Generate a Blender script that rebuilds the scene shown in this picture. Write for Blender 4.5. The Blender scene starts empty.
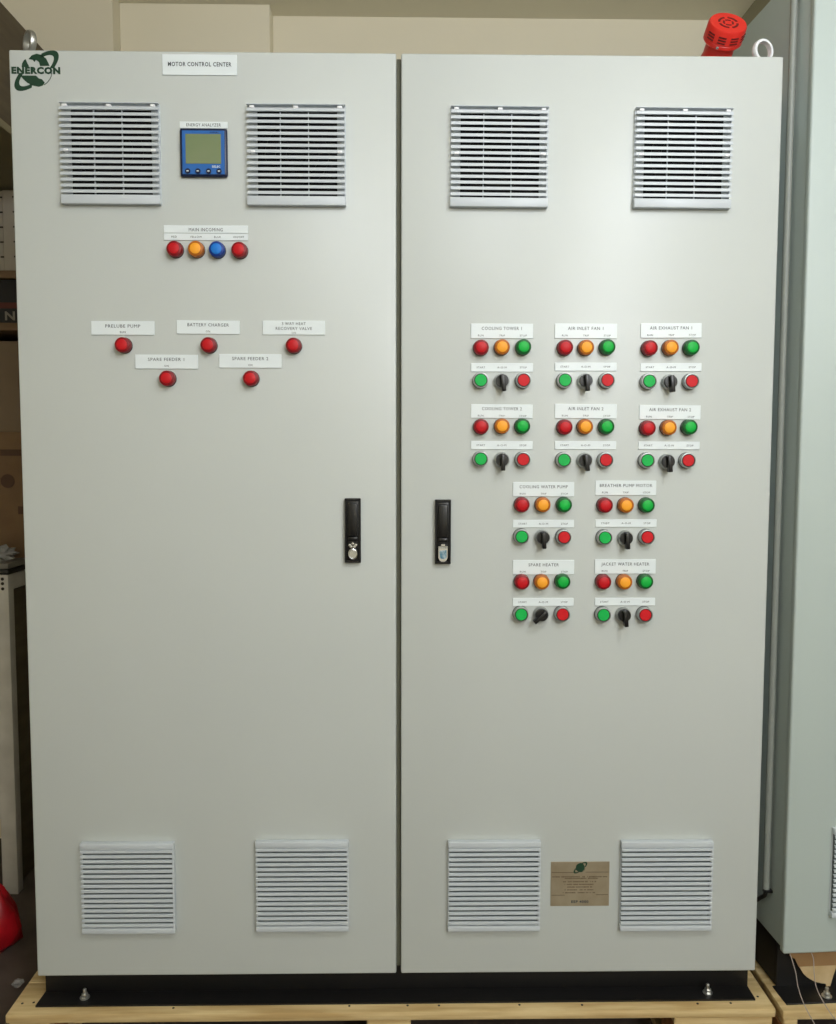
import bpy, bmesh, math, random
from mathutils import Vector, Matrix
random.seed(7)
PI = math.pi
scene = bpy.context.scene
COL = scene.collection

# ------------------------------------------------------------------ camera
cam_data = bpy.data.cameras.new('camera')
cam_data.sensor_width = 36.0
cam_data.lens = 850.0 * 36.0 / 1024.0
cam_data.clip_start = 0.02
cam = bpy.data.objects.new('camera', cam_data)
COL.objects.link(cam)
cam.location = (0.01339, -1.81763, 1.38018)
cam.rotation_euler = (PI / 2 - 0.0708466, -0.0017351, -0.0152274)
scene.camera = cam

# ------------------------------------------------------------------ light, exposure
world = bpy.data.worlds.new('world')
scene.world = world
world.use_nodes = True
world.node_tree.nodes['Background'].inputs[0].default_value = (0.9, 0.95, 1.0, 1)
world.node_tree.nodes['Background'].inputs[1].default_value = 0.05


def bulb(name, loc, radius, power, color):
    d = bpy.data.lights.new(name, 'POINT')
    d.shadow_soft_size = radius
    d.energy = power
    d.color = color
    o = bpy.data.objects.new(name, d)
    o.location = loc
    COL.objects.link(o)
    return o


LC = (0.95, 1.0, 1.10)
bulb('ceiling_lamp_near', (0.95, -1.45, 2.62), 0.12, 26, LC)
bulb('ceiling_lamp_centre', (0.10, -1.70, 2.62), 0.14, 19, LC)
bulb('ceiling_lamp_far', (1.40, -3.6, 2.50), 0.30, 140, LC)

scene.view_settings.view_transform = 'Standard'
scene.view_settings.look = 'None'
scene.view_settings.gamma = 1.0
scene.view_settings.use_curve_mapping = False
scene.view_settings.exposure = 0.0


# ------------------------------------------------------------------ materials
def lin(c):
    c = c / 255.0
    return c / 12.92 if c <= 0.04045 else ((c + 0.055) / 1.055) ** 2.4


def rgb(r, g, b):
    return (lin(r), lin(g), lin(b), 1)


def mat(name, col, rough=0.5, metal=0.0, col2=None, scale=8.0, stretch=(1, 1, 1), bump=0.0, bscale=200.0,
        detail=4.0, lo=0.35, hi=0.65, spec=0.5, trans=0.0, alpha=1.0, coat=0.0):
    m = bpy.data.materials.new(name)
    m.use_nodes = True
    nt = m.node_tree
    b = nt.nodes['Principled BSDF']
    b.inputs['Base Color'].default_value = rgb(*col)
    b.inputs['Roughness'].default_value = rough
    b.inputs['Metallic'].default_value = metal
    b.inputs['Specular IOR Level'].default_value = spec
    b.inputs['Transmission Weight'].default_value = trans
    b.inputs['Alpha'].default_value = alpha
    b.inputs['Coat Weight'].default_value = coat
    tc = nt.nodes.new('ShaderNodeTexCoord')
    if col2:
        mp = nt.nodes.new('ShaderNodeMapping')
        mp.inputs['Scale'].default_value = stretch
        nz = nt.nodes.new('ShaderNodeTexNoise')
        nz.inputs['Scale'].default_value = scale
        nz.inputs['Detail'].default_value = detail
        rp = nt.nodes.new('ShaderNodeValToRGB')
        rp.color_ramp.elements[0].position = lo
        rp.color_ramp.elements[1].position = hi
        rp.color_ramp.elements[0].color = rgb(*col)
        rp.color_ramp.elements[1].color = rgb(*col2)
        nt.links.new(tc.outputs['Object'], mp.inputs[0])
        nt.links.new(mp.outputs[0], nz.inputs['Vector'])
        nt.links.new(nz.outputs['Fac'], rp.inputs[0])
        nt.links.new(rp.outputs[0], b.inputs['Base Color'])
    if bump:
        nb = nt.nodes.new('ShaderNodeTexNoise')
        nb.inputs['Scale'].default_value = bscale
        nb.inputs['Detail'].default_value = 2.0
        bp = nt.nodes.new('ShaderNodeBump')
        bp.inputs['Strength'].default_value = bump
        bp.inputs['Distance'].default_value = 0.002
        nt.links.new(tc.outputs['Object'], nb.inputs['Vector'])
        nt.links.new(nb.outputs['Fac'], bp.inputs['Height'])
        nt.links.new(bp.outputs[0], b.inputs['Normal'])
    return m


M = {
    'coat': mat('powder_coat', (194, 199, 196), 0.36, bump=0.05, bscale=260, col2=(196, 201, 198), scale=3),
    'coat_green': mat('powder_coat_greenish', (180, 192, 188), 0.42, bump=0.05, bscale=260, col2=(182, 194, 190), scale=3),
    'vent': mat('vent_plastic', (196, 203, 208), 0.38),
    'dark_filter': mat('filter_dark', (14, 14, 16), 0.8, col2=(34, 34, 38), scale=60),
    'grey_filter': mat('filter_grey', (84, 92, 90), 0.9, col2=(104, 112, 110), scale=80),  # shade in the lower grille gaps, put into the colour
    'black_steel': mat('black_steel', (18, 17, 17), 0.5, bump=0.1, bscale=150),
    'seal': mat('seal_dark', (104, 104, 88), 0.8),
    'black_plastic': mat('black_plastic', (10, 10, 11), 0.4),
    'black_gloss': mat('black_gloss', (10, 10, 11), 0.32),
    'chrome': mat('chrome', (210, 212, 214), 0.22, 1.0),
    'dull_metal': mat('dull_metal', (170, 174, 172), 0.38, 0.75),
    'zinc': mat('zinc', (200, 200, 196), 0.35, 0.9),
    'blue_key': mat('blue_key', (70, 125, 150), 0.3, 0.3, col2=(190, 205, 215), scale=120),
    'label': mat('label_white', (226, 234, 236), 0.35),
    'ink': mat('ink', (60, 66, 72), 0.6),
    'logo': mat('logo_green', (16, 58, 38), 0.5),
    'red': mat('red_lens', (132, 10, 20), 0.42, spec=0.35),
    'red_c': mat('red_cap', (196, 20, 30), 0.45, spec=0.3),
    'amber': mat('amber_lens', (176, 98, 18), 0.42, spec=0.35),
    'amber_c': mat('amber_cap', (250, 168, 48), 0.45, spec=0.3),
    'green': mat('green_lens', (8, 92, 36), 0.42, spec=0.35),
    'green_c': mat('green_cap', (18, 178, 66), 0.45, spec=0.3),
    'blue': mat('blue_lens', (12, 54, 136), 0.42, spec=0.35),
    'blue_c': mat('blue_cap', (30, 120, 210), 0.45, spec=0.3),
    'red_b': mat('red_button', (204, 16, 28), 0.5, spec=0.3),
    'green_b': mat('green_button', (16, 180, 78), 0.5, spec=0.3),
    'navy': mat('navy_bezel', (14, 28, 62), 0.35),
    'meter_blue': mat('meter_blue', (36, 100, 176), 0.35),
    'lcd': mat('lcd', (118, 134, 96), 0.25, col2=(126, 138, 104), scale=10),
    'plate': mat('engraved_plate', (148, 134, 110), 0.4, 0.25, col2=(162, 150, 126), scale=20),
    'plate_ink': mat('plate_ink', (92, 74, 50), 0.5),
    'siren': mat('siren_red', (222, 44, 34), 0.35),
    'siren_dark': mat('siren_dark', (96, 14, 14), 0.6),
    'white_paint': mat('white_paint', (236, 238, 240), 0.3),
    'wood': mat('pallet_wood', (186, 156, 104), 0.75, col2=(216, 192, 142), scale=9, stretch=(0.6, 5, 9), bump=0.3, bscale=60),
    'wood_block': mat('pallet_block', (140, 92, 50), 0.8, col2=(172, 122, 74), scale=12, stretch=(4, 4, 1), bump=0.3, bscale=60),
    'wood_dark': mat('dark_wood', (78, 66, 48), 0.7, col2=(92, 80, 58), scale=5, stretch=(1, 1, 6)),
    'wood_trim': mat('olive_trim', (128, 118, 88), 0.7),
    'shelf_wood': mat('shelf_board', (104, 80, 56), 0.7, col2=(124, 98, 70), scale=6, stretch=(1, 5, 5)),
    'card': mat('cardboard', (150, 116, 78), 0.85, col2=(162, 128, 88), scale=14, bump=0.1, bscale=90),
    'card_torn': mat('cardboard_liner', (196, 170, 126), 0.85, col2=(214, 190, 148), scale=18, bump=0.2, bscale=90),
    'card_dark': mat('brown_carton', (118, 92, 66), 0.85, col2=(126, 100, 72), scale=14),  # cardboard darkened; the shade over the bench carton is in this colour
    'card_grey': mat('grey_carton', (124, 106, 86), 0.85, col2=(130, 112, 92), scale=8),
    'print': mat('box_print', (84, 60, 44), 0.8),
    'crate': mat('crate_black', (22, 18, 22), 0.6),
    'crate_ink': mat('crate_lettering', (128, 120, 112), 0.6),
    'rust': mat('maroon_print', (90, 44, 36), 0.8),
    'duct': mat('cable_duct', (168, 160, 148), 0.6),
    'slot': mat('duct_slot', (40, 34, 28), 0.7),
    'frame': mat('frame_grey', (206, 202, 194), 0.5, 0.0, col2=(192, 188, 180), scale=12),
    'conduit': mat('conduit_grey', (140, 144, 136), 0.45),
    'bench_top': mat('bench_top', (120, 116, 108), 0.4),
    'bag': mat('red_bag', (190, 20, 34), 0.35, col2=(150, 12, 24), scale=20),
    'clear': mat('clear_wrap', (205, 205, 205), 0.25, trans=0.6),
    'cable': mat('cable_grey', (158, 146, 138), 0.5),
    'wall': mat('wall_paint', (240, 232, 208), 0.85, col2=(242, 234, 211), scale=2, bump=0.05, bscale=60),
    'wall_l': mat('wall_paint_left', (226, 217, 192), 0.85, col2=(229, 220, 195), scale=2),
    'wall_r': mat('wall_paint_right', (150, 146, 122), 0.85, col2=(154, 150, 126), scale=2),  # wall paint darkened; shade on the right return is put into the colour
    'ceil': mat('ceiling_paint', (242, 236, 214), 0.9),
    'floor': mat('floor_concrete', (72, 62, 56), 0.7, col2=(92, 80, 72), scale=6, bump=0.2, bscale=30),
}


# ------------------------------------------------------------------ mesh helpers
class MB:
    """collects shapes in one bmesh; several materials go to slots"""

    def __init__(self):
        self.bm = bmesh.new()
        self.mi = 0

    def _new(self, geom_fn):
        before = set(self.bm.faces)
        geom_fn()
        for f in self.bm.faces:
            if f not in before:
                f.material_index = self.mi
        return self

    def box(self, x0, x1, y0, y1, z0, z1, bevel=0.0, seg=2, M4=None):
        def fn():
            r = bmesh.ops.create_cube(self.bm, size=1.0)
            vs = r['verts']
            for v in vs:
                v.co = Vector(((x0 + x1) / 2 + v.co.x * (x1 - x0), (y0 + y1) / 2 + v.co.y * (y1 - y0),
                               (z0 + z1) / 2 + v.co.z * (z1 - z0)))
            if M4 is not None:
                for v in vs:
                    v.co = M4 @ v.co
            if bevel > 0:
                es = list({e for v in vs for e in v.link_edges})
                bmesh.ops.bevel(self.bm, geom=es, offset=bevel, segments=seg, profile=0.5, affect='EDGES')
        return self._new(fn)

    def lathe(self, prof, n=32, M4=None, closed=True):
        """prof: list of (radius, height) around +Z, then transformed"""
        def fn():
            rings = []
            for r, h in prof:
                if r < 1e-6:
                    rings.append([self.bm.verts.new((0, 0, h))])
                else:
                    rings.append([self.bm.verts.new((r * math.cos(2 * PI * i / n), r * math.sin(2 * PI * i / n), h)) for i in range(n)])
            allv = [v for r in rings for v in r]
            for a, b in zip(rings, rings[1:]):
                if len(a) == 1 and len(b) == 1:
                    continue
                for i in range(n):
                    j = (i + 1) % n
                    if len(a) == 1:
                        self.bm.faces.new((a[0], b[j], b[i]))
                    elif len(b) == 1:
                        self.bm.faces.new((a[i], a[j], b[0]))
                    else:
                        self.bm.faces.new((a[i], a[j], b[j], b[i]))
            if M4 is not None:
                for v in allv:
                    v.co = M4 @ v.co
        return self._new(fn)

    def tube(self, pts, r, n=10):
        pts = [Vector(p) for p in pts]

        def fn():
            rings = []
            up = Vector((0.13, 0.97, 0.2)).normalized()
            for i, p in enumerate(pts):
                d = (pts[min(i + 1, len(pts) - 1)] - pts[max(i - 1, 0)]).normalized()
                a = d.cross(up).normalized()
                b = d.cross(a).normalized()
                rings.append([self.bm.verts.new(p + r * (math.cos(2 * PI * k / n) * a + math.sin(2 * PI * k / n) * b)) for k in range(n)])
            for a, b in zip(rings, rings[1:]):
                for i in range(n):
                    j = (i + 1) % n
                    self.bm.faces.new((a[i], a[j], b[j], b[i]))
            self.bm.faces.new(rings[0][::-1])
            self.bm.faces.new(rings[-1])
        return self._new(fn)

    def prism(self, poly, axis, a0, a1):
        """poly in the plane across axis; 'y': (x,z); 'x': (y,z)"""
        def fn():
            def P(u, v, w):
                return (u, w, v) if axis == 'y' else ((w, u, v) if axis == 'x' else (u, v, w))
            A = [self.bm.verts.new(P(u, v, a0)) for u, v in poly]
            B = [self.bm.verts.new(P(u, v, a1)) for u, v in poly]
            n = len(poly)
            self.bm.faces.new(A)
            self.bm.faces.new(B[::-1])
            for i in range(n):
                j = (i + 1) % n
                self.bm.faces.new((A[j], A[i], B[i], B[j]))
        return self._new(fn)

    def mesh(self, name, mats, smooth=True):
        me = bpy.data.meshes.new(name)
        bmesh.ops.recalc_face_normals(self.bm, faces=self.bm.faces[:])
        self.bm.to_mesh(me)
        self.bm.free()
        for m in (mats if isinstance(mats, (list, tuple)) else [mats]):
            me.materials.append(m)
        if smooth:
            me.polygons.foreach_set('use_smooth', [True] * len(me.polygons))
            me.set_sharp_from_angle(angle=math.radians(35))
        return me

    def build(self, name, mats, parent=None, loc=(0, 0, 0), rot=(0, 0, 0), smooth=True):
        return put(name, self.mesh(name, mats, smooth), parent, loc, rot)


def put(name, me, parent=None, loc=(0, 0, 0), rot=(0, 0, 0)):
    o = bpy.data.objects.new(name, me)
    COL.objects.link(o)
    o.location = loc
    o.rotation_euler = rot
    if parent:
        o.parent = parent
    return o


def thing(name, label, cat, loc=(0, 0, 0), rotz=0.0, group=None):
    o = bpy.data.objects.new(name, None)
    COL.objects.link(o)
    o.location = loc
    o.rotation_euler = (0, 0, rotz)
    return tag(o, label, cat, group)


def tag(o, label, cat, group=None):
    o['label'] = label
    o['category'] = cat
    if group:
        o['group'] = group
    return o


def struct(o):
    o['kind'] = 'structure'
    return o


def text_mesh(name, items, material, extrude=0.0002):
    """items: (text, x, z, cap height, width scale, bold offset) -> one mesh lying in the XZ plane, facing -Y"""
    bm = bmesh.new()
    for s, x, z, h, ws, off in items:
        cu = bpy.data.curves.new('txt', 'FONT')
        cu.body = s
        cu.align_x = 'CENTER'
        cu.size = h * 1.43
        cu.extrude = extrude
        cu.offset = off
        cu.resolution_u = 2
        cu.space_character = 1.14
        to = bpy.data.objects.new('txt', cu)
        COL.objects.link(to)
        bpy.context.view_layer.update()
        me = bpy.data.meshes.new_from_object(to.evaluated_get(bpy.context.evaluated_depsgraph_get()))
        bpy.data.objects.remove(to)
        bpy.data.curves.remove(cu)
        if ws < 0:                      # negative: the lettering is -ws metres wide
            xs = [v.co.x for v in me.vertices]
            ws = -ws / (max(xs) - min(xs))
        T = Matrix.Translation((x, 0, z - h / 2)) @ Matrix.Rotation(PI / 2, 4, 'X') @ Matrix.Diagonal((ws, 1, 1, 1))
        me.transform(T)
        bm.from_mesh(me)
        bpy.data.meshes.remove(me)
    me = bpy.data.meshes.new(name)
    bm.to_mesh(me)
    bm.free()
    me.materials.append(material)
    return me


FACE = Matrix.Rotation(PI / 2, 4, 'X')      # local +Z -> world -Y (out of the door)

# ------------------------------------------------------------------ the room
CEIL = 2.91
struct(MB().box(-2.7, 2.7, -5.1, 1.4, -0.08, 0).build('floor', M['floor']))
struct(MB().box(-2.7, 2.7, -5.1, 1.4, CEIL, CEIL + 0.08).build('ceiling', M['ceil']))
struct(MB().box(-2.7, 2.7, 1.3, 1.4, 0, CEIL).build('wall_back', M['wall']))
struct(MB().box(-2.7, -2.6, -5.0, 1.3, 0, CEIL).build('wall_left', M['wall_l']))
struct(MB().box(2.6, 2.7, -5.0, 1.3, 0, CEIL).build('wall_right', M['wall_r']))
struct(MB().box(-2.7, 2.7, -5.1, -5.0, 0, CEIL).build('wall_front', M['wall']))
struct(MB().box(-0.965, -0.452, 1.22, 1.3, 0, CEIL, 0.004).build('trim_1', M['wall']))
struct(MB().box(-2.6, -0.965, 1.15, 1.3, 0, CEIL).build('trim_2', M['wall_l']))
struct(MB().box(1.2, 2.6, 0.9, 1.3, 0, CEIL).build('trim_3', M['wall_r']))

# ------------------------------------------------------------------ main control cabinet
OX, OY, OZ = 0.0, 0.28, 0.147
cab = thing('control_cabinet',
            'light grey two-door motor control cabinet with buttons and grilles, in the middle',
            'control cabinet', (OX, OY, OZ))


def cp(x, y, z):
    return (x - OX, y - OY, z - OZ)


O0 = cp(0, 0, 0)
DZ0, DZ1 = 0.22, 2.201
b = MB()
b.box(-0.797, 0.797, 0.026, 0.56, 0.226, 2.193, 0.004)
b.build('body', M['coat'], cab, O0)
for x0, x1, z0 in ((-0.8, -0.0052, 0.2195), (0.005, 0.8, 0.2195)):
    d = MB()
    d.box(x0, x1, 0.0, 0.024, z0, DZ1, 0.0035, 3)
    d.build('door', M['coat'], cab, O0)
q0 = MB()
q0.box(-0.0048, 0.0046, 0.016, 0.0258, 0.228, 2.196, 0.001, 1)
q0.build('door_seal', M['seal'], cab, O0)  # dark strip that fills the gap between the two doors
p = MB()
p.box(-0.805, 0.805, 0.05, 0.06, 0.15, 0.219, 0.002)
p.box(-0.797, 0.797, 0.53, 0.54, 0.15, 0.226, 0.002)
p.box(-0.805, -0.787, 0.06, 0.53, 0.15, 0.226)
p.box(0.787, 0.805, 0.06, 0.53, 0.15, 0.226)
p.prism([(-0.807, 0.001), (0.804, 0.004), (0.805, 0.058), (-0.805, 0.058)], 'z', 0.147, 0.151)
p.prism([(-0.797, 0.532), (0.797, 0.532), (0.797, 0.59), (-0.797, 0.59)], 'z', 0.147, 0.151)
p.build('plinth', M['black_steel'], cab, O0)


def bolt_mesh():
    m = MB()
    m.lathe([(0, 0), (0.011, 0), (0.011, 0.002), (0.0, 0.002)], 20)
    m.lathe([(0, 0.002), (0.0078, 0.002), (0.0078, 0.009), (0.0068, 0.010), (0, 0.010)], 6)
    m.lathe([(0, 0.009), (0.004, 0.009), (0.004, 0.020), (0.003, 0.021), (0, 0.021)], 14)
    return m.mesh('anchor_bolt', M['zinc'])


BOLT = bolt_mesh()
for x in (-0.7076, 0.704):
    put('anchor_bolt', BOLT, cab, cp(x, 0.028, 0.151))


# lifting eyes
def eye_mesh():
    m = MB()
    R0, w = 0.0215, 0.0030
    T = Matrix.Translation((0, 0, 0.043)) @ FACE
    m.lathe([(R0 - w, -0.006), (R0 + w * .6, -0.006), (R0 + w, -0.003), (R0 + w, 0.003), (R0 + w * .6, 0.006), (R0 - w, 0.006), (R0 - w, -0.006)], 40, T)
    m.lathe([(0, 0), (0.014, -0.008), (0.014, 0.004), (0.008, 0.008), (0.007, 0.022), (0, 0.022)], 20)
    return m.mesh('lifting_eye', M['white_paint'])


EYE = eye_mesh()
for x, y, z, rz in ((0.784, 0.07, 2.209, 0.3), (-0.786, 0.07, 2.213, -0.80)):
    e = put('lifting_eye', EYE, cab, cp(x, y, z - 0.009), (0, 0, rz))
    if x < 0:
        e.data = EYE.copy()
        e.data.materials[0] = M['zinc']
        e['label'] = 'bare metal lifting eye'


# ventilation grilles
def grille(upper):
    S = 0.2035
    h = S / 2
    m = MB()
    # base plate (with the opening framed)
    m.box(-h, h, -0.0025, 0, -h, h, 0.001, 1)
    if upper:
        top, bot, n = 0.0065, 0.0185, 15
    else:
        top, bot, n = 0.0135, 0.0120, 16
    m.box(-h, h, -0.0145, 0, -h, -h + bot, 0.0012, 2)
    if upper:
        m.box(-h, h, -0.0145, 0, h - 0.0018, h, 0.0006, 1)
    else:
        m.box(-h, h, -0.0145, 0, h - top, h, 0.0012, 2)
    z0, z1 = -h + bot, h - top
    pitch = (z1 - z0) / n
    for i in range(n):
        zc = z0 + pitch * (i + 0.62) if not upper else z0 + pitch * (i + 0.55)
        lip = 0.0062 if upper else 0.0054
        t = zc + lip / 2
        yb = -0.0085 if upper else -0.0110
        poly = [(-0.0150, zc - lip / 2), (-0.0150, t - 0.0004), (-0.0143, t), (yb, t + 0.0004),
                (yb, t - 0.0012), (-0.0132, t - 0.0022), (-0.0138, zc - lip / 2)]
        m.prism(poly, 'x', -h + 0.001, h - 0.0008)
    # thin uprights behind the slats, side cheek on the right edge
    for x in (-0.033, 0.025) if upper else ():
        m.box(x - 0.0007, x + 0.0007, -0.0090, 0, z0, z1)
    m.box(h - 0.004, h, -0.0135 if not upper else -0.006, 0, -h, h, 0.0008, 1)
    g = m.mesh('vent_grille', M['vent'])
    f = MB()
    if upper:
        f.box(-h + 0.021, h - 0.018, -0.0032, -0.0005, -h + bot + 0.003, h - top - 0.006)
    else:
        f.box(-h + 0.003, h - 0.0045, -0.0045, -0.0005, -h + bot, h - top)  # dark sheet standing in for the shaded plate between the slats
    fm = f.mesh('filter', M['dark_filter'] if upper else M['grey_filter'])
    k = MB()
    for r in (0.022, 0.045, 0.066):
        k.lathe([(r - 0.0012, 0.0), (r + 0.0012, 0.0), (r + 0.0012, 0.0022), (r - 0.0012, 0.0022), (r - 0.0012, 0.0)], 40,
                Matrix.Translation((0, -0.0034, 0.004)) @ FACE)
    km = k.mesh('fan_guard', M['black_gloss'])
    c = MB()
    c.box(-0.005, 0.005, -0.0162, -0.004, -0.003, 0.002, 0.0012, 2)
    cm = c.mesh('clip', M['white_paint'])
    return g, fm, km, cm


GU, GL = grille(True), grille(False)


def place_grille(parent, loc, upper, label=None, rot=(0, 0, 0)):
    g, fm, km, cm = GU if upper else GL
    o = put('vent_grille', g, parent, loc, rot)
    put('filter', fm, o)
    if upper:
        put('fan_guard', km, o)
        for x, z in ((-0.090, 0.0955), (0, 0.0955), (0.090, 0.0955), (-0.089, 0.006), (0.090, 0.006)):
            put('clip', cm, o, (x, 0, z))
    return o


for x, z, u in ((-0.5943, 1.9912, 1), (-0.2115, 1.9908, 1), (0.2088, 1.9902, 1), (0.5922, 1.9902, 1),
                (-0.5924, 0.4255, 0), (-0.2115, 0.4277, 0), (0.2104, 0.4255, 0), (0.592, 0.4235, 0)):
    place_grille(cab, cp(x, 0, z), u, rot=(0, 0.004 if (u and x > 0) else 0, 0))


# label plates with engraved lettering
def plate(cx, cz, w, h, items, rot=0.0, name='label_plate'):
    m = MB()
    m.box(-w / 2, w / 2, -0.0024, 0, -h / 2, h / 2, 0.0005, 1)
    o = m.build(name, M['label'], cab, cp(cx, 0, cz), (0, rot, 0))
    t = put('lettering', text_mesh('lettering', items, M['ink']), o, (0, -0.0026, 0))
    t['label'] = 'dark grey engraved lettering'
    return o


B = 0.0
plate(-0.4097, 2.1732, 0.153, 0.0414, [('MOTOR CONTROL CENTER', 0, 0.001, 0.0082, -0.130, 0.0002)])
plate(-0.4035, 2.053, 0.0986, 0.0135, [('ENERGY ANALYZER', 0, 0, 0.0062, -0.071, B)])
plate(-0.4022, 1.8420, 0.1751, 0.0158, [('MAIN INCOMING', 0, -0.001, 0.0068, -0.0705, B)])
plate(-0.4022, 1.8262, 0.1751, 0.0140, [('RED', -0.066, 0, 0.004, 1, B), ('YELLOW', -0.0205, 0, 0.004, 1, B),
                                       ('BLUE', 0.024, 0, 0.004, 1, B), ('ON/OFF', 0.068, 0, 0.004, 1, B)])
plate(-0.579, 1.638, 0.1319, 0.0288, [('PRELUBE PUMP', 0, 0.004, 0.0066, -0.0728, B), ('RUN', 0, -0.0085, 0.004, 1, B)])
plate(-0.4006, 1.6402, 0.1315, 0.0282, [('BATTERY CHARGER', 0, 0.005, 0.0066, -0.0865, B), ('ON', 0, -0.0085, 0.004, 1, B)], 0.005)
plate(-0.2209, 1.6399, 0.131, 0.0292, [('3 WAY HEAT', 0, 0.0085, 0.0060, -0.0500, B), ('RECOVERY VALVE', 0, -0.0015, 0.0060, -0.0760, B),
                                     ('ON', 0, -0.0105, 0.004, 1, B)])
plate(-0.4888, 1.5681, 0.1315, 0.0295, [('SPARE FEEDER 1', 0, 0.005, 0.0066, -0.0760, B), ('ON', 0, -0.0085, 0.004, 1, B)])
plate(-0.313, 1.5703, 0.131, 0.0288, [('SPARE FEEDER 2', 0, 0.005, 0.0066, -0.0760, B), ('ON', 0, -0.0085, 0.004, 1, B)])


# pilot lights, push buttons, selector switches
def pilot_meshes(color):
    m = MB()
    m.lathe([(0.0135, 0), (0.0160, 0.0), (0.0163, 0.004), (0.0161, 0.0150), (0.0152, 0.0174), (0.0138, 0.0182), (0.0, 0.0184)], 32, FACE)
    lens = m.mesh('pilot_light', M[color])
    c = MB()
    c.lathe([(0.0, 0.0180), (0.0112, 0.0182), (0.0109, 0.0194), (0.0100, 0.0199), (0.0, 0.0202)], 32, FACE)
    cap = c.mesh('lens_cap', M[color + '_c'])
    g = MB()
    g.lathe([(0.0145, -0.0002), (0.0170, -0.0002), (0.0170, 0.0020), (0.0160, 0.0026), (0.0145, 0.0026), (0.0145, -0.0002)], 32, FACE)
    gask = g.mesh('gasket', M['black_plastic'])
    return lens, cap, gask


PIL = {c: pilot_meshes(c) for c in ('red', 'amber', 'green', 'blue')}


def pilot(x, z, c):
    lens, cap, gask = PIL[c]
    o = put('pilot_light', lens, cab, cp(x, 0, z))
    o['label'] = {'red': 'red', 'amber': 'amber', 'green': 'green', 'blue': 'blue'}[c] + ' pilot light'
    put('lens_cap', cap, o)
    put('gasket', gask, o)


def button_meshes(color):
    m = MB()
    m.lathe([(0.0132, 0.0), (0.0162, 0.0), (0.0164, 0.003), (0.0161, 0.0160), (0.0156, 0.0170), (0.0144, 0.0172), (0.0138, 0.0160), (0.0135, 0.002), (0.0132, 0.0)], 32, FACE)
    ring = m.mesh('push_button', M['dull_metal'])
    c = MB()
    c.lathe([(0.0, 0.002), (0.0124, 0.002), (0.0124, 0.0168), (0.0117, 0.0180), (0.0, 0.0182)], 32, FACE)
    cap = c.mesh('button_cap', M[color + '_b'])
    k = MB()
    k.lathe([(0.0124, 0.0120), (0.0136, 0.0120), (0.0136, 0.0166), (0.0124, 0.0166), (0.0124, 0.0120)], 32, FACE)
    k.lathe([(0.0150, -0.0002), (0.0170, -0.0002), (0.0170, 0.0020), (0.0150, 0.0020), (0.0150, -0.0002)], 32, FACE)
    gm = k.mesh('gasket', M['black_plastic'])
    return ring, cap, gm


BUT = {c: button_meshes(c) for c in ('red', 'green')}


def button(x, z, c):
    ring, cap, gm = BUT[c]
    o = put('push_button', ring, cab, cp(x, 0, z))
    q = put('button_cap', cap, o)
    q['label'] = c + ' push button cap'
    put('gasket', gm, o)


def selector_meshes():
    m = MB()
    m.lathe([(0.0, 0.0), (0.0164, 0.0), (0.0166, 0.003), (0.0160, 0.0110), (0.0150, 0.0125), (0.0, 0.0125)], 32, FACE)
    ring = m.mesh('selector_switch', M['dull_metal'])
    k = MB()
    k.lathe([(0.0, 0.0125), (0.0140, 0.0125), (0.0142, 0.0150), (0.0130, 0.0190), (0.0, 0.0195)], 32, FACE)
    k.box(-0.0042, 0.0042, -0.030, -0.0125, -0.0225, 0.0125, 0.0016, 3)
    knob = k.mesh('selector_knob', M['black_gloss'])
    return ring, knob


SEL = selector_meshes()


def selector(x, z, ang):
    o = put('selector_switch', SEL[0], cab, cp(x, 0, z))
    k = put('selector_knob', SEL[1], o, (0, 0, 0), (0, ang, 0))
    k['label'] = 'black pointer knob'


for (x, z), c in zip([(-0.4651, 1.799), (-0.4209, 1.7992), (-0.3776, 1.7985), (-0.3313, 1.7977)], ('red', 'amber', 'blue', 'red')):
    pilot(x, z, c)
for x, z in [(-0.5765, 1.6015), (-0.3982, 1.6022), (-0.2205, 1.6018), (-0.4856, 1.5327), (-0.3108, 1.5332)]:
    pilot(x, z, 'red')

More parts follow.
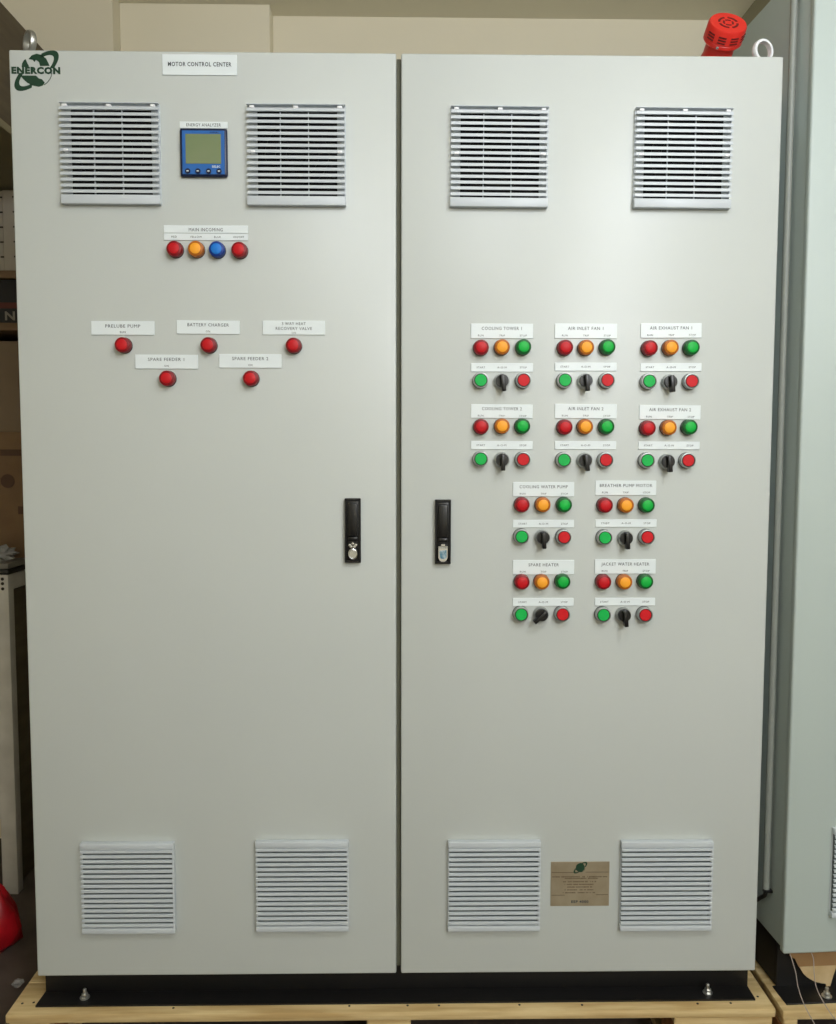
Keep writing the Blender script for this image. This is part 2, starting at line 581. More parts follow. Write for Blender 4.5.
GROUPS = [
    ('COOLING TOWER 1', [0.2182, 1.6348, 0.1315, 0.0308], [0.2188, 1.5585, 0.1318, 0.0180], (0.1734, 1.5991), (0.2174, 1.6002), (0.2625, 1.6004), (0.1728, 1.5305), (0.218, 1.5296), (0.2633, 1.5308), -0.16, 0),
    ('AIR INLET FAN 1', [0.3962, 1.6355, 0.1321, 0.0308], [0.3968, 1.5606, 0.1312, 0.0174], (0.3508, 1.5997), (0.395, 1.5998), (0.4402, 1.601), (0.3507, 1.5311), (0.395, 1.5302), (0.4404, 1.5313), -0.1, 0),
    ('AIR EXHAUST FAN 1', [0.5774, 1.6372, 0.1295, 0.0309], [0.5786, 1.5602, 0.1307, 0.0175], (0.5298, 1.5993), (0.5741, 1.6005), (0.6185, 1.6006), (0.5292, 1.5295), (0.5747, 1.5286), (0.6192, 1.5298), -0.1, -0.008),
    ('COOLING TOWER 2', [0.2192, 1.4662, 0.1313, 0.0290], [0.2198, 1.3942, 0.1315, 0.0179], (0.1745, 1.4333), (0.2189, 1.4345), (0.2622, 1.4346), (0.174, 1.365), (0.2195, 1.3629), (0.264, 1.3641), -0.05, 0.006),
    ('AIR INLET FAN 2', [0.3984, 1.4667, 0.1319, 0.0304], [0.3989, 1.3945, 0.131, 0.0178], (0.3521, 1.4327), (0.3955, 1.4338), (0.441, 1.4339), (0.3509, 1.3631), (0.3966, 1.3622), (0.4402, 1.3633), -0.15, 0.004),
    ('AIR EXHAUST FAN 2', [0.5787, 1.465, 0.1314, 0.0304], [0.5781, 1.3943, 0.1315, 0.0168], (0.5292, 1.431), (0.5737, 1.4321), (0.6183, 1.4333), (0.5285, 1.3624), (0.5732, 1.3603), (0.6158, 1.3625), -0.1, 0.004),
    ('COOLING WATER PUMP', [0.3102, 1.3003, 0.1313, 0.0309], [0.311, 1.2262, 0.1315, 0.0165], (0.2629, 1.2676), (0.3076, 1.2677), (0.3533, 1.2677), (0.2625, 1.1994), (0.3084, 1.1973), (0.3532, 1.1983), -0.06, 0),
    ('BREATHER PUMP MOTOR', [0.487, 1.3032, 0.131, 0.0315], [0.489, 1.2274, 0.1321, 0.0165], (0.4408, 1.2667), (0.4856, 1.2667), (0.5305, 1.2668), (0.4409, 1.1973), (0.487, 1.1962), (0.5319, 1.1984), -0.05, 0),
    ('SPARE HEATER', [0.3122, 1.132, 0.1322, 0.0312], [0.3126, 1.0563, 0.1314, 0.0172], (0.2646, 1.1017), (0.3074, 1.1017), (0.3524, 1.1027), (0.2632, 1.0315), (0.3072, 1.0303), (0.3524, 1.0314), 0.85, 0),
    ('JACKET WATER HEATER', [0.4892, 1.1336, 0.1318, 0.0315], [0.49, 1.0568, 0.1307, 0.0168], (0.4404, 1.1016), (0.4856, 1.1016), (0.5307, 1.1026), (0.4406, 1.0302), (0.4859, 1.029), (0.5311, 1.0301), -0.1, 0),
]
for title, P1, P2, a, b_, c, d, e, f, ang, rot in GROUPS:
    ws = -{'COOLING TOWER': 0.0848, 'AIR INLET FAN': 0.075, 'AIR EXHAUST FAN': 0.0895, 'COOLING WATER PUMP': 0.1035,
           'BREATHER PUMP MOTOR': 0.113, 'SPARE HEATER': 0.0655, 'JACKET WATER HEATER': 0.1035}[title.rstrip(' 12')]
    plate(P1[0], P1[1], P1[2], P1[3], [(title, 0, 0.0055, 0.0066, ws, B), ('RUN', -0.045, -0.0095, 0.0038, 1.05, B),
                                       ('TRIP', 0, -0.0095, 0.0038, 1.05, B), ('STOP', 0.045, -0.0095, 0.0038, 1.05, B)], rot)
    plate(P2[0], P2[1], P2[2], P2[3], [('START', -0.045, 0, 0.0038, 1.05, B), ('A-O-M', 0, 0, 0.0038, 1.15, B), ('STOP', 0.045, 0, 0.0038, 1.05, B)], rot / 2)
    pilot(*a, 'red')
    pilot(*b_, 'amber')
    pilot(*c, 'green')
    button(*d, 'green')
    selector(*e, ang)
    button(*f, 'red')

# energy meter
m = MB()
m.box(-0.049, 0.049, -0.010, 0, -0.049, 0.049, 0.005, 3)
meter = m.build('power_meter', M['navy'], cab, cp(-0.4028, 0, 1.9954))
MB().box(-0.0435, 0.0435, -0.0108, -0.009, -0.0445, 0.0435, 0.0006, 1).build('faceplate', M['meter_blue'], meter)
MB().box(-0.0365, 0.0365, -0.0114, -0.010, -0.0235, 0.0365, 0.0004, 1).build('screen', M['lcd'], meter)
for x in (-0.0325, -0.0115, 0.0105, 0.032):
    k = MB()
    k.lathe([(0, 0), (0.0055, 0), (0.0055, 0.0016), (0.0048, 0.0022), (0, 0.0022)], 20, Matrix.Translation((x, -0.0106, -0.0385)) @ FACE)
    kb = k.build('meter_button', M['navy'], meter)
    MB().box(x - 0.0022, x + 0.0022, -0.0133, -0.0127, -0.0395, -0.0375).build('button_mark', M['label'], kb)
put('brand_lettering', text_mesh('brand_lettering', [('SELEC', 0.026, -0.029, 0.0042, -0.017, 0.0001)], M['label']), meter, (0, -0.0111, 0))
put('model_lettering', text_mesh('model_lettering', [('MFM384', 0.023, 0.0395, 0.003, 1.1, 0)], M['navy']), meter, (0, -0.0111, 0))


# door handles
def handle(x, z, keyed):
    m = MB()
    w, h = 0.017, 0.069
    m.box(-w, w, -0.008, 0, -h, h, 0.002, 2)
    m.box(-w, -w + 0.004, -0.012, -0.006, -h, h, 0.001, 1)
    m.box(w - 0.004, w, -0.012, -0.006, -h, h, 0.001, 1)
    m.box(-w, w, -0.012, -0.006, h - 0.005, h, 0.001, 1)
    m.box(-w, w, -0.012, -0.006, -h, -h + 0.005, 0.001, 1)
    o = m.build('door_handle', M['black_plastic'], cab, cp(x, 0, z))
    l = MB()
    l.box(-0.0105, 0.0105, -0.016, -0.007, -0.012, h - 0.010, 0.0025, 3)
    l.box(-0.0098, 0.0098, -0.014, -0.007, -0.022, -0.013, 0.002, 2)
    l.build('lever', M['black_gloss'], o)
    k = MB()
    if keyed:
        k.box(-0.0045, 0.0045, -0.017, -0.008, -0.030, -0.0255, 0.0008, 1)
        k.box(-0.0105, 0.0105, -0.018, -0.008, -0.0335, -0.030, 0.0008, 1)
        k.prism([(-0.0098, -0.034), (0.0098, -0.034), (0.0098, -0.055), (0.007, -0.061), (0.003, -0.0635), (-0.003, -0.0635), (-0.007, -0.061), (-0.0098, -0.055)], 'y', -0.0165, -0.008)
        k.mi = 1
        k.prism([(-0.0075, -0.040), (0.0078, -0.038), (0.0078, -0.053), (0.004, -0.058), (-0.006, -0.056)], 'y', -0.0172, -0.016)
        c = k.build('lock_flap', [M['chrome'], M['blue_key']], o)
        c['label'] = 'blue and silver lock flap'
    else:
        k.lathe([(0, 0), (0.0098, 0), (0.0098, 0.006), (0.008, 0.007), (0.0075, 0.005), (0, 0.005)], 28, Matrix.Translation((0, -0.009, -0.050)) @ FACE @ Matrix.Diagonal((1, 1.25, 1, 1)))
        for i, (dx, dz) in enumerate(((-0.0065, -0.031), (0, -0.028), (0.0065, -0.031), (-0.0035, -0.0345), (0.0035, -0.0345))):
            k.lathe([(0, 0), (0.0034, 0), (0.0030, 0.005), (0, 0.0056)], 12, Matrix.Translation((dx, -0.009, dz)) @ FACE)
        k.box(-0.0012, 0.0012, -0.0155, -0.012, -0.056, -0.044)
        c = k.build('lock_cylinder', M['chrome'], o)
        c['label'] = 'chrome lock cylinder'


handle(-0.0979, 1.2119, False)
handle(0.0945, 1.2092, True)


# maker's logo (globe with an orbit) -- drawn in units of the logo itself
def logo_mesh(mb, s, text_band=True, y0=-0.0006, y1=0.0):
    """units: x right, z up, globe radius 130"""
    def pl(pts):
        mb.prism([((x - 300) * s, (585 - y) * s) for x, y in pts], 'y', y0, y1)
    pl([(185, 558), (190, 530), (206, 505), (220, 497), (232, 528), (243, 548), (243, 560)])
    pl([(243, 497), (270, 466), (310, 453), (350, 462), (385, 490), (405, 530), (412, 548), (335, 550), (327, 520), (302, 500), (290, 520), (275, 500)])
    pl([(172, 626), (300, 626), (322, 648), (348, 655), (368, 680), (355, 703), (320, 715), (270, 705), (225, 682), (195, 655)])
    # orbit lobes: ring between two ellipses along a tilted axis
    ang = math.radians(40)
    ca, sa = math.cos(ang), math.sin(ang)

    def E(a, bb, t, shift):
        x = a * math.cos(t) + shift
        y = bb * math.sin(t)
        return (305 + x * ca + y * sa, 587 - x * sa + y * ca)
    for sgn in (1, -1):
        n = 22
        t0 = -1.02 if sgn > 0 else PI - 1.02
        ts = [t0 + 2.04 * i / n for i in range(n + 1)]
        outer = [E(228, 88, t, 0) for t in ts]
        inner = [E(180, 62, t, 0) for t in ts]
        for i in range(n):
            pl([outer[i], outer[i + 1], inner[i + 1], inner[i]])
    # thin rim of the globe, lower right
    for i in range(9):
        t0 = math.radians(-8 - i * 6)
        t1 = math.radians(-8 - (i + 1) * 6)
        pl([(302 + 131 * math.cos(t0), 585 - 131 * math.sin(t0)), (302 + 131 * math.cos(t1), 585 - 131 * math.sin(t1)),
            (302 + 126 * math.cos(t1), 585 - 126 * math.sin(t1)), (302 + 126 * math.cos(t0), 585 - 126 * math.sin(t0))])


LS = 0.1018 / 405
lb = MB()
logo_mesh(lb, LS)
lg = lb.build('logo', M['logo'], cab, cp(-0.7451, 0, 2.1599), smooth=False)
lg['label'] = 'dark green globe logo'
put('logo_lettering', text_mesh('logo_lettering', [('ENERCON', 0, 0.0, 0.0122, -0.0995, 0.0010)], M['logo'], 0.0003), lg, (0, -0.0006, 0))

# engraved maker's plate low on the right door
pb = MB()
pb.box(-0.0652, 0.0652, -0.0014, 0, -0.0508, 0.0508, 0.0004, 1)
mp = pb.build('maker_plate', M['plate'], cab, cp(0.402, 0, 0.4246))
mp['label'] = 'brown metal plate with fine engraved lines'
q = MB()
logo_mesh(q, 0.000082, y0=-0.0018, y1=-0.0013)
q.lathe([(0, 0.0013), (0.0098, 0.0013), (0.0098, 0.0016), (0, 0.0016)], 24, FACE)
lo = q.build('logo', M['logo'], mp, (0, 0, 0.0375))
e = MB()
for z, x0, x1 in ((0.0265, -0.063, -0.012), (0.0270, 0.012, 0.063), (-0.0255, -0.063, -0.034), (-0.0250, 0.036, 0.063)):
    e.box(x0, x1, -0.0017, -0.0013, z - 0.0005, z + 0.0005)
# rows of small engraved characters, too fine to read
random.seed(3)
for z, x0, x1 in ((0.0165, -0.062, 0.062), (0.0128, -0.034, 0.040), (0.0052, -0.038, 0.036), (-0.0010, -0.034, 0.030), (-0.0070, -0.028, 0.028), (-0.0135, -0.034, 0.030), (-0.0200, -0.038, 0.034)):
    x = x0
    while x < x1:
        w = random.uniform(0.0010, 0.0022)
        if random.random() > 0.15:
            hh = random.uniform(0.0010, 0.0014)
            e.box(x, min(x + w, x1), -0.0017, -0.0013, z - hh, z + hh)
        x += w + 0.0009
e.build('engraved_lines', M['plate_ink'], mp, smooth=False)
put('lettering', text_mesh('lettering', [('EEP 4000', 0, -0.0405, 0.0055, 1.15, 0.0002)], M['ink']), mp, (0, -0.0016, 0))

# ------------------------------------------------------------------ warning siren on the cabinet roof
ax = Vector((0.03, -0.80, 0.58)).normalized()
tip = Vector((0.7192, 0.10, 2.3165))
base = tip - ax * 0.092
zax = ax
xax = Vector((1, 0, 0)) - zax * zax.x
xax.normalize()
yax = zax.cross(xax)
ST = Matrix((xax, yax, zax)).transposed().to_4x4()
siren = thing('warning_siren', 'round red siren with a slotted cap, tilted forward on the cabinet roof', 'siren', (base.x, base.y + 0.02, 2.193))
so = Vector((base.x, base.y + 0.02, 2.193))
ST = Matrix.Translation(base - so) @ ST
s = MB()
s.lathe([(0, 0.0), (0.036, 0.0), (0.037, 0.003), (0.034, 0.008), (0.032, 0.020), (0.032, 0.050), (0.0, 0.050)], 40, ST)
s.build('siren_neck', M['siren'], siren)
s = MB()
s.lathe([(0, 0.050), (0.039, 0.050), (0.0425, 0.054), (0.0425, 0.060), (0.0415, 0.061), (0.0425, 0.062), (0.0420, 0.088), (0.0395, 0.092), (0.0, 0.092)], 48, ST)
sh = s.build('siren_head', M['siren'], siren)
s = MB()
for r0, r1 in ((0.0175, 0.0225), (0.0080, 0.0120)):
    for k in range(4):
        a0 = k * PI / 2 + 0.25 + (0.6 if r0 < 0.01 else 0)
        a1 = a0 + PI / 2 - 0.35
        n = 8
        for i in range(n):
            t0, t1 = a0 + (a1 - a0) * i / n, a0 + (a1 - a0) * (i + 1) / n
            vs = []
            for zz in (0.0915, 0.0924):
                for rr, tt in ((r0, t0), (r1, t0), (r1, t1), (r0, t1)):
                    vs.append(s.bm.verts.new(ST @ Vector((rr * math.cos(tt), rr * math.sin(tt), zz))))
            for f in ((0, 3, 2, 1), (4, 5, 6, 7), (0, 1, 5, 4), (1, 2, 6, 5), (2, 3, 7, 6), (3, 0, 4, 7)):
                s.bm.faces.new([vs[i2] for i2 in f])
for ang in (-2.6, -1.95, -1.3, -0.65, 0.3, 1.2, 2.2):
    for hz in (0.067, 0.073, 0.079):
        T = ST @ Matrix.Rotation(ang, 4, 'Z') @ Matrix.Translation((0.0422, 0, hz))
        s.box(-0.0012, 0.0006, -0.0085, 0.0085, -0.0013, 0.0013, M4=T)
s.build('sound_slots', M['siren_dark'], sh)
s = MB()
T = ST @ Matrix.Rotation(-2.05, 4, 'Z') @ Matrix.Translation((0.0418, 0, 0.057)) @ Matrix.Rotation(PI / 2, 4, 'Y')
s.lathe([(0, 0), (0.0032, 0), (0.0030, 0.002), (0, 0.003)], 14, T)
s.build('screw', M['chrome'], sh)
s = MB()
bz = base.z - so.z
s.prism([(-0.032, 0.004), (-0.045, 0.0), (0.045, 0.0), (0.032, 0.004), (0.018, bz - 0.01), (0.014, bz + 0.01), (-0.014, bz + 0.01), (-0.018, bz - 0.01)], 'y', -0.02, 0.02)
s.build('mounting_bracket', M['siren'], siren)

# ------------------------------------------------------------------ wooden pallets
def pallet(name, label, x0, x1, yf, yb, blocks, loc0, rotz=0):
    t = thing(name, label, 'pallet', loc0, rotz, 'wooden pallets under the cabinets')
    L = x1 - x0
    # deck boards running left to right
    bw = 0.115
    yy = yf
    k = 0
    while yy < yb - 0.02:
        w = min(bw, yb - yy)
        m = MB()
        m.box(x0, x1, yy, yy + w, 0.127, 0.147, 0.003, 2)
        m.build('deck_board', M['wood'], t)
        yy += bw + 0.06
        k += 1
    # boards under the deck, front to back, over the blocks
    for bx0, bx1 in blocks:
        m = MB()
        m.box(bx0, bx1, yf + 0.002, yb - 0.002, 0.1085, 0.1275, 0.002, 1)
        m.build('cross_board', M['wood'], t)
        for yc in (yf + 0.004, (yf + yb) / 2 - 0.05, yb - 0.104):
            m = MB()
            m.box(bx0 + 0.002, bx1 - 0.002, yc, yc + 0.10, 0.018, 0.1085, 0.002, 1)
            m.build('block', M['wood_block'], t)
        m = MB()
        m.box(bx0, bx1, yf + 0.002, yb - 0.002, 0.0, 0.018, 0.002, 1)
        m.build('bottom_board', M['wood'], t)
    return t


# local coordinates = world minus loc0
pal = pallet('wooden_pallet', 'long light wooden pallet under the two-door cabinet, along the bottom edge',
             -0.862, 0.838, -0.305, 0.36, ((-0.855, -0.765), (-0.070, 0.027), (0.613, 0.832)), (0, 0.28, 0))
n = MB()
n.lathe([(0, 0), (0.0028, 0), (0.0028, 0.0006), (0, 0.0006)], 10)
NAIL = n.mesh('nail', M['slot'])
for x, y in ((-0.842, -0.265), (-0.818, -0.262), (-0.5, -0.285), (-0.11, -0.283), (0.02, -0.283), (0.09, -0.284), (0.27, -0.284), (0.41, -0.286), (0.67, -0.285), (0.745, -0.284), (0.815, -0.262)):
    put('nail', NAIL, pal, (x, y, 0.147))
for xa, xb in ((-0.862, -0.802), (0.802, 0.838)):
    m = MB()
    m.box(xa, xb, -0.19, 0.3, 0.1272, 0.1468, 0.002, 1)
    m.build('deck_board', M['wood'], pal)

# ------------------------------------------------------------------ neighbouring cabinet on the right
RA = math.radians(3.0)
rc = thing('control_cabinet', 'tall greenish grey cabinet with a side conduit, cut off at the right edge',
           'control cabinet', (0.862, 0.0, 0.147), RA)
zb = 0.2570 - 0.147
zt = 2.42 - 0.147
b = MB()
b.box(0.003, 0.797, 0.022, 0.80, zb + 0.006, zt, 0.004)
b.build('body', M['coat_green'], rc)
b = MB()
b.box(0.0, 0.80, 0.0, 0.019, zb, zt + 0.003, 0.005, 3)
b.build('door', M['coat_green'], rc)
p = MB()
p.box(0.012, 0.79, 0.05, 0.06, 0.003, zb + 0.006, 0.001, 1)
p.box(0.012, 0.022, 0.06, 0.79, 0.003, zb + 0.006)
p.box(0.78, 0.79, 0.06, 0.79, 0.003, zb + 0.006)
p.box(0.022, 0.78, 0.78, 0.79, 0.003, zb + 0.006)
p.box(0.004, 0.80, -0.014, 0.052, 0.0, 0.004, 0.001, 1)
p.build('plinth', M['black_steel'], rc)
put('anchor_bolt', BOLT, rc, (0.108, 0.006, 0.004))
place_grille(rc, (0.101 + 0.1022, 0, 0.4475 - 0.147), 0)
t = MB()
t.tube([(-0.0105, 0.068, 0.375 - 0.147), (-0.0105, 0.068, 1.2 - 0.147), (-0.0105, 0.068, 2.40 - 0.147)], 0.0078, 20)
o = t.build('side_conduit', M['conduit'], rc)
o['label'] = 'slim grey metal conduit down the side'
t = MB()
t.box(-0.016, 0.004, 0.062, 0.074, 0.366 - 0.147, 0.372 - 0.147, 0.001, 1)
t.build('end_cap', M['black_plastic'], o)
t = MB()
t.tube([(-0.010, 0.068, 0.372 - 0.147), (-0.010, 0.074, 0.355 - 0.147), (-0.008, 0.10, 0.335 - 0.147), (-0.006, 0.14, 0.30 - 0.147), (-0.005, 0.18, 0.25 - 0.147), (-0.005, 0.22, 0.17 - 0.147)], 0.0045, 10)
t.build('drain_hose', M['black_plastic'], rc)

pal2 = pallet('wooden_pallet', 'wooden pallet under the greenish cabinet at the lower right corner', 0.0, 1.0, 0.0, 0.85,
              ((0.003, 0.034), (0.45, 0.55), (0.90, 0.995)), (0.8505, -0.034, 0), 0)
m = MB()
m.box(0.0, 0.06, 0.10, 0.84, 0.1272, 0.1468, 0.002, 1)
m.build('deck_board', M['wood'], pal2)
m = MB()
m.box(0.0, 0.032, 0.006, 0.84, 0.02, 0.1085, 0.002, 1)
m.build('side_runner', M['wood_block'], pal2)

# torn cardboard hanging below the greenish cabinet
tc = MB()
poly = [(0.0, 0.0), (0.006, -0.022), (0.020, -0.026), (0.030, -0.046), (0.042, -0.062), (0.052, -0.070), (0.070, -0.080), (0.086, -0.084), (0.098, -0.086),
        (0.101, -0.097), (0.108, -0.095), (0.113, -0.068), (0.120, -0.040), (0.150, -0.050), (0.20, -0.046), (0.26, -0.050), (0.30, -0.03), (0.30, 0.0)]
tc.prism([(u, v * 1.17) for u, v in poly], 'y', -0.0015, 0.0015)
poly = None
tc.mi = 1
tc.prism([(0.0, 0.0), (0.31, 0.0), (0.31, -0.050), (0.026, -0.050), (0.016, -0.030), (0.003, -0.022)], 'y', -0.0045, -0.0018)  # upper strip in darker card: painted shade below the cabinet
to = tc.build('torn_cardboard', [M['card_torn'], M['card']], None, (0.888, 0.0305, 0.2575), (0.12, 0, RA), smooth=False)
tag(to, 'torn piece of tan cardboard hanging below the greenish cabinet, over its black plinth', 'cardboard')

for pts, lab in (([(0.8745, 0.012, 0.2565), (0.8748, -0.002, 0.247), (0.877, -0.018, 0.225), (0.8775, -0.03, 0.20), (0.884, -0.045, 0.172), (0.896, -0.06, 0.146), (0.915, -0.075, 0.11), (0.935, -0.085, 0.06), (0.95, -0.09, 0.004)],
                  'thin pale wire hanging from the greenish cabinet corner, the left one of two'),
                 ([(0.9235, 0.012, 0.2565), (0.9235, -0.002, 0.247), (0.918, -0.018, 0.225), (0.918, -0.03, 0.20), (0.926, -0.045, 0.178), (0.942, -0.06, 0.152), (0.965, -0.075, 0.125), (0.99, -0.085, 0.06), (1.01, -0.09, 0.004)],
                  'thin pale wire hanging in front of the torn cardboard, the right one of two')):
    w = MB()
    # smooth the route
    P = [Vector(p) for p in pts]
    fine = []
    for i in range(len(P) - 1):
        p0, p1, p2, p3 = P[max(i - 1, 0)], P[i], P[i + 1], P[min(i + 2, len(P) - 1)]
        for k in range(5):
            u = k / 5
            fine.append(0.5 * ((2 * p1) + (-p0 + p2) * u + (2 * p0 - 5 * p1 + 4 * p2 - p3) * u * u + (-p0 + 3 * p1 - 3 * p2 + p3) * u ** 3))
    fine.append(P[-1])
    w.tube([p + Vector((0.006, 0, 0)) for p in fine], 0.0010, 8)
    tag(w.build('wire', M['cable']), lab, 'wire', 'loose wires under the greenish cabinet')

# ------------------------------------------------------------------ left side: bench, shelf unit and what they hold
BX = -1.19
bench = thing('work_bench', 'grey metal-framed work bench behind the left edge of the two-door cabinet', 'bench', (-1.55, 0.95, 0))


def bl(x, y, z):
    return (x + 1.55, y - 0.95, z)


BO = bl(0, 0, 0)
MB().box(-1.95, BX, 0.76, 1.14, 1.022, 1.040, 0.003).build('bench_top', M['bench_top'], bench, BO)
MB().box(-1.952, BX + 0.002, 0.757, 1.142, 1.006, 1.021, 0.002).build('edge_strip', M['black_plastic'], bench, BO)
for x, y in ((BX - 0.050, 0.762), (BX - 0.05, 1.10), (-1.95, 0.762), (-1.95, 1.10)):
    MB().box(x, x + 0.048, y, y + 0.036, 0.0, 1.005, 0.002).build('leg', M['frame'], bench, BO)
MB().box(BX - 0.03, BX - 0.004, 0.798, 1.10, 0.955, 1.003, 0.002).build('rail', M['frame'], bench, BO)
MB().box(-1.916, BX - 0.036, 0.766, 0.79, 0.955, 1.003, 0.002).build('rail', M['frame'], bench, BO)
MB().box(-1.916, BX - 0.036, 0.766, 0.79, 0.24, 0.29, 0.002).build('rail', M['frame'], bench, BO)
MB().box(-1.93, BX - 0.012, 0.85, 1.12, 0.29, 0.305, 0.002).build('lower_shelf', M['frame'], bench, BO)
MB().box(BX - 0.022, BX - 0.010, 0.80, 1.098, 0.02, 0.95, 0.001).build('side_panel', M['wood_dark'], bench, BO)
h = MB()
h.lathe([(0, 0), (0.005, 0), (0.005, 0.0008), (0, 0.0008)], 12, FACE)
HM = h.mesh('bolt_hole', M['slot'])
for z in (0.978, 0.992, 0.962):
    put('bolt_hole', HM, bench, bl(BX - 0.019, 0.762, z))

shelf = thing('shelf_unit', 'brown wooden shelf unit standing on the work bench at the left edge', 'shelf', (-1.5, 1.0, 1.040))
SO = (1.5, -1.0, -1.040)
for z0, z1 in ((1.911, 1.934), (1.752, 1.775)):
    MB().box(-1.93, -1.115, 0.86, 1.145, z0, z1, 0.002).build('shelf_board', M['shelf_wood'], shelf, SO)
MB().box(-1.95, -1.93, 0.86, 1.145, 1.040, 2.17, 0.002).build('side_board', M['shelf_wood'], shelf, SO)
MB().box(-1.114, -1.094, 1.10, 1.145, 1.040, 2.17, 0.002).build('side_board', M['shelf_wood'], shelf, SO)
MB().box(-1.93, -1.115, 1.135, 1.147, 1.040, 1.75, 0.001).build('back_board', M['shelf_wood'], shelf, SO)

# slotted cable ducts standing on the top board
dm = MB()
dm.box(-0.021, 0.021, -0.02, 0.02, 0, 0.245, 0.0015, 1)
dm.mi = 1
for z in (0.03, 0.075, 0.12, 0.165, 0.21):
    dm.box(0.010, 0.0225, -0.0206, -0.0190, z + 0.012, z + 0.017)
DM = dm.mesh('cable_duct', [M['duct'], M['slot']])
for x, y, lab in ((-1.247, 0.899, 'pale slotted cable duct upright on the top shelf, at the picture edge'),
                  (-1.203, 0.893, 'pale slotted cable duct upright on the top shelf, nearest the two-door cabinet')):
    o = put('cable_duct', DM, None, (x, y, 1.934))
    tag(o, lab, 'cable duct', 'cable ducts on the top shelf')

# black crate with lettering between the boards
cr = thing('storage_crate', 'black crate with pale lettering, between the two shelf boards', 'crate', (-1.28, 0.99, 1.775))
c = MB()
c.box(-0.20, 0.155, -0.125, 0.12, 0.0, 0.132, 0.004)
c.build('crate_body', M['crate'], cr)
c = MB()
c.box(-0.20, 0.155, -0.129, -0.1245, 0.044, 0.062, 0.001, 1)
c.build('crate_rim', M['rust'], cr)
put('lettering', text_mesh('lettering', [('NE', 0.085, 0.022, 0.026, 1.2, 0.001)], M['crate_ink']), cr, (0, -0.1256, 0))

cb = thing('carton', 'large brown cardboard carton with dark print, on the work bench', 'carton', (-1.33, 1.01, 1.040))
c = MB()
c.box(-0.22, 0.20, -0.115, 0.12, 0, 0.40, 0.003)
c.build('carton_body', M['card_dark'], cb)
c = MB()
c.box(-0.2, 0.195, -0.1165, -0.1148, 0.325, 0.345)
c.lathe([(0, 0), (0.022, 0), (0.022, 0.001), (0, 0.001)], 20, Matrix.Translation((0.085, -0.1155, 0.245)) @ FACE)
c.box(0.135, 0.19, -0.1165, -0.1148, 0.215, 0.275)
c.box(0.115, 0.19, -0.1165, -0.1148, 0.14, 0.165)
c.build('printing', M['print'], cb, smooth=False)
cg = thing('carton', 'plain grey-brown carton resting on top of the printed carton', 'carton', (-1.33, 1.01, 1.440))
c = MB()
c.box(-0.22, 0.20, -0.105, 0.115, 0, 0.285, 0.003)
c.build('carton_body', M['card_grey'], cg)
c = MB()
c.box(-0.03, 0.02, -0.106, 0.116, 0.2845, 0.2858)
c.build('tape', M['wood_trim'], cg)

# crumpled clear wrap on the bench and on the floor


def crumple(name, loc, r, sz, seed, material, label, cat, sub=3, amp=0.35):
    random.seed(seed)
    bm = bmesh.new()
    bmesh.ops.create_icosphere(bm, subdivisions=sub, radius=1.0)
    for v in bm.verts:
        k = 1.0 + random.uniform(-amp, amp * 0.4)
        v.co = Vector((v.co.x * r[0] * k, v.co.y * r[1] * k, v.co.z * r[2] * k))
        v.co.z = max(v.co.z, -r[2] * 0.75)
    zmin = min(v.co.z for v in bm.verts)
    for v in bm.verts:
        v.co.z -= zmin
    me = bpy.data.meshes.new(name)
    bm.to_mesh(me)
    bm.free()
    me.materials.append(material)
    o = put(name, me, None, loc)
    return tag(o, label, cat)


crumple('plastic_wrap', (-1.26, 0.83, 1.041), (0.07, 0.04, 0.028), 1, 4, M['clear'], 'crumpled clear plastic wrap on the work bench in front of the carton', 'plastic wrap')
crumple('plastic_scrap', (-0.985, 0.30, 0.001), (0.016, 0.013, 0.012), 1, 9, M['clear'], 'small crumpled plastic scrap on the floor by the pallet corner, the nearer one', 'plastic scrap', 2)
crumple('plastic_scrap', (-0.99, 0.46, 0.001), (0.014, 0.013, 0.012), 1, 12, M['clear'], 'small crumpled plastic scrap on the floor, the farther one from the pallet corner', 'plastic scrap', 2)


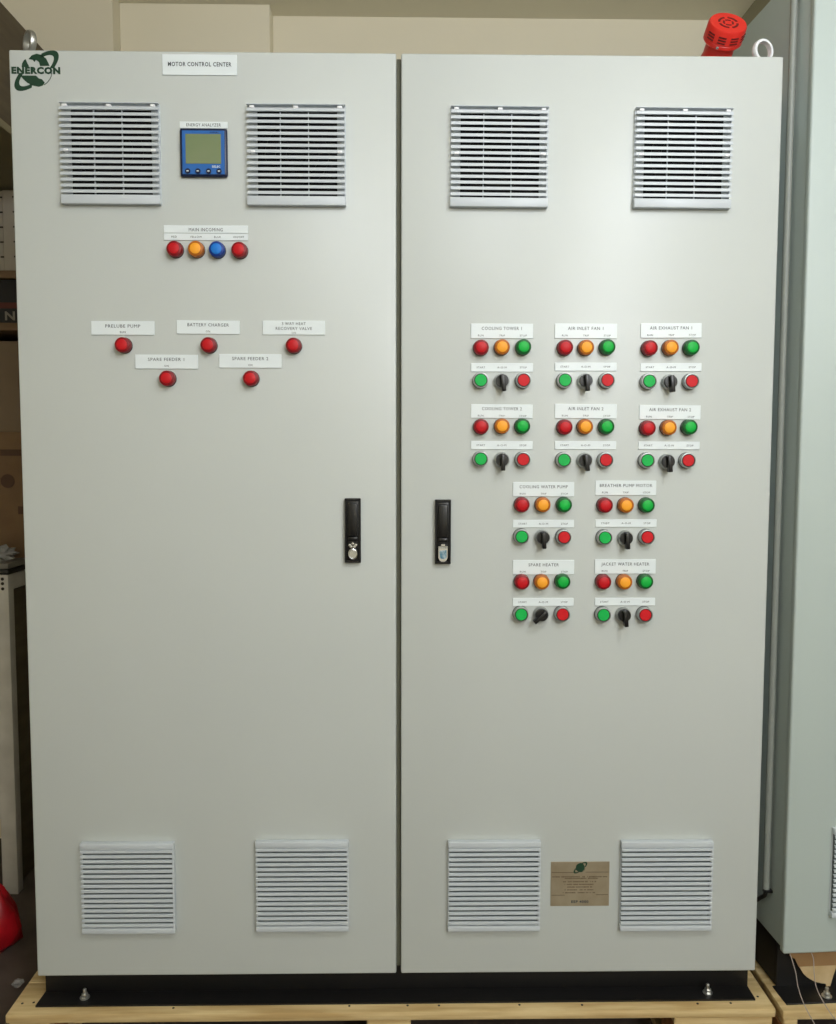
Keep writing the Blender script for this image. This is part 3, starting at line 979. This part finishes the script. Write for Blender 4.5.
# red plastic bag standing on the floor
def bag():
    t = thing('plastic_bag', 'red plastic bag standing on the floor at the lower left edge', 'bag', (-1.135, 0.48, 0.0))
    m = MB()
    random.seed(21)
    n, prof = 28, [(0.0, 0.002), (0.045, 0.0), (0.068, 0.02), (0.074, 0.06), (0.064, 0.105), (0.044, 0.140), (0.030, 0.165), (0.020, 0.178)]
    rings = []
    for r, h in prof:
        ring = []
        for i in range(n):
            a = 2 * PI * i / n
            k = 1 + 0.09 * math.sin(5 * a + h * 30) + 0.06 * math.sin(9 * a - h * 50) + random.uniform(-0.03, 0.03)
            ring.append(m.bm.verts.new((r * k * math.cos(a), r * k * 0.85 * math.sin(a), h + (random.uniform(-0.004, 0.004) if h > 0.01 else 0))))
        rings.append(ring)
    for a, b in zip(rings, rings[1:]):
        for i in range(n):
            j = (i + 1) % n
            m.bm.faces.new((a[i], a[j], b[j], b[i]))
    m.bm.faces.new(rings[-1])
    m.build('bag_body', M['bag'], t)
    m = MB()
    m.tube([(-0.012, 0, 0.170), (-0.03, 0.0, 0.195), (-0.02, 0.0, 0.215), (0.0, 0, 0.200), (0.012, 0, 0.172)], 0.006, 10)
    m.build('bag_handle', M['bag'], t)


bag()

# overhead cabinet at the left, high on the wall
oc = thing('overhead_cabinet', 'dark brown overhead cabinet with an olive bottom edge, at the upper left corner', 'cabinet', (-1.35, 1.15, 2.19))
c = MB()
c.box(-1.70, -1.0, 0.15, 1.148, 2.212, 2.503, 0.003)
c.build('body', M['wood_dark'], oc, (1.35, -1.15, -2.19))
c = MB()
c.box(-1.702, -0.998, 0.148, 1.148, 2.19, 2.211, 0.002)
c.build('bottom_edge', M['wood_trim'], oc, (1.35, -1.15, -2.19))
c = MB()
c.box(-1.675, -1.36, 0.138, 0.1495, 2.225, 2.49, 0.002)
c.build('cupboard_door', M['wood_dark'], oc, (1.35, -1.15, -2.19))
c = MB()
c.box(-1.34, -1.02, 0.138, 0.1495, 2.225, 2.49, 0.002)
c.build('cupboard_door', M['wood_dark'], oc, (1.35, -1.15, -2.19))
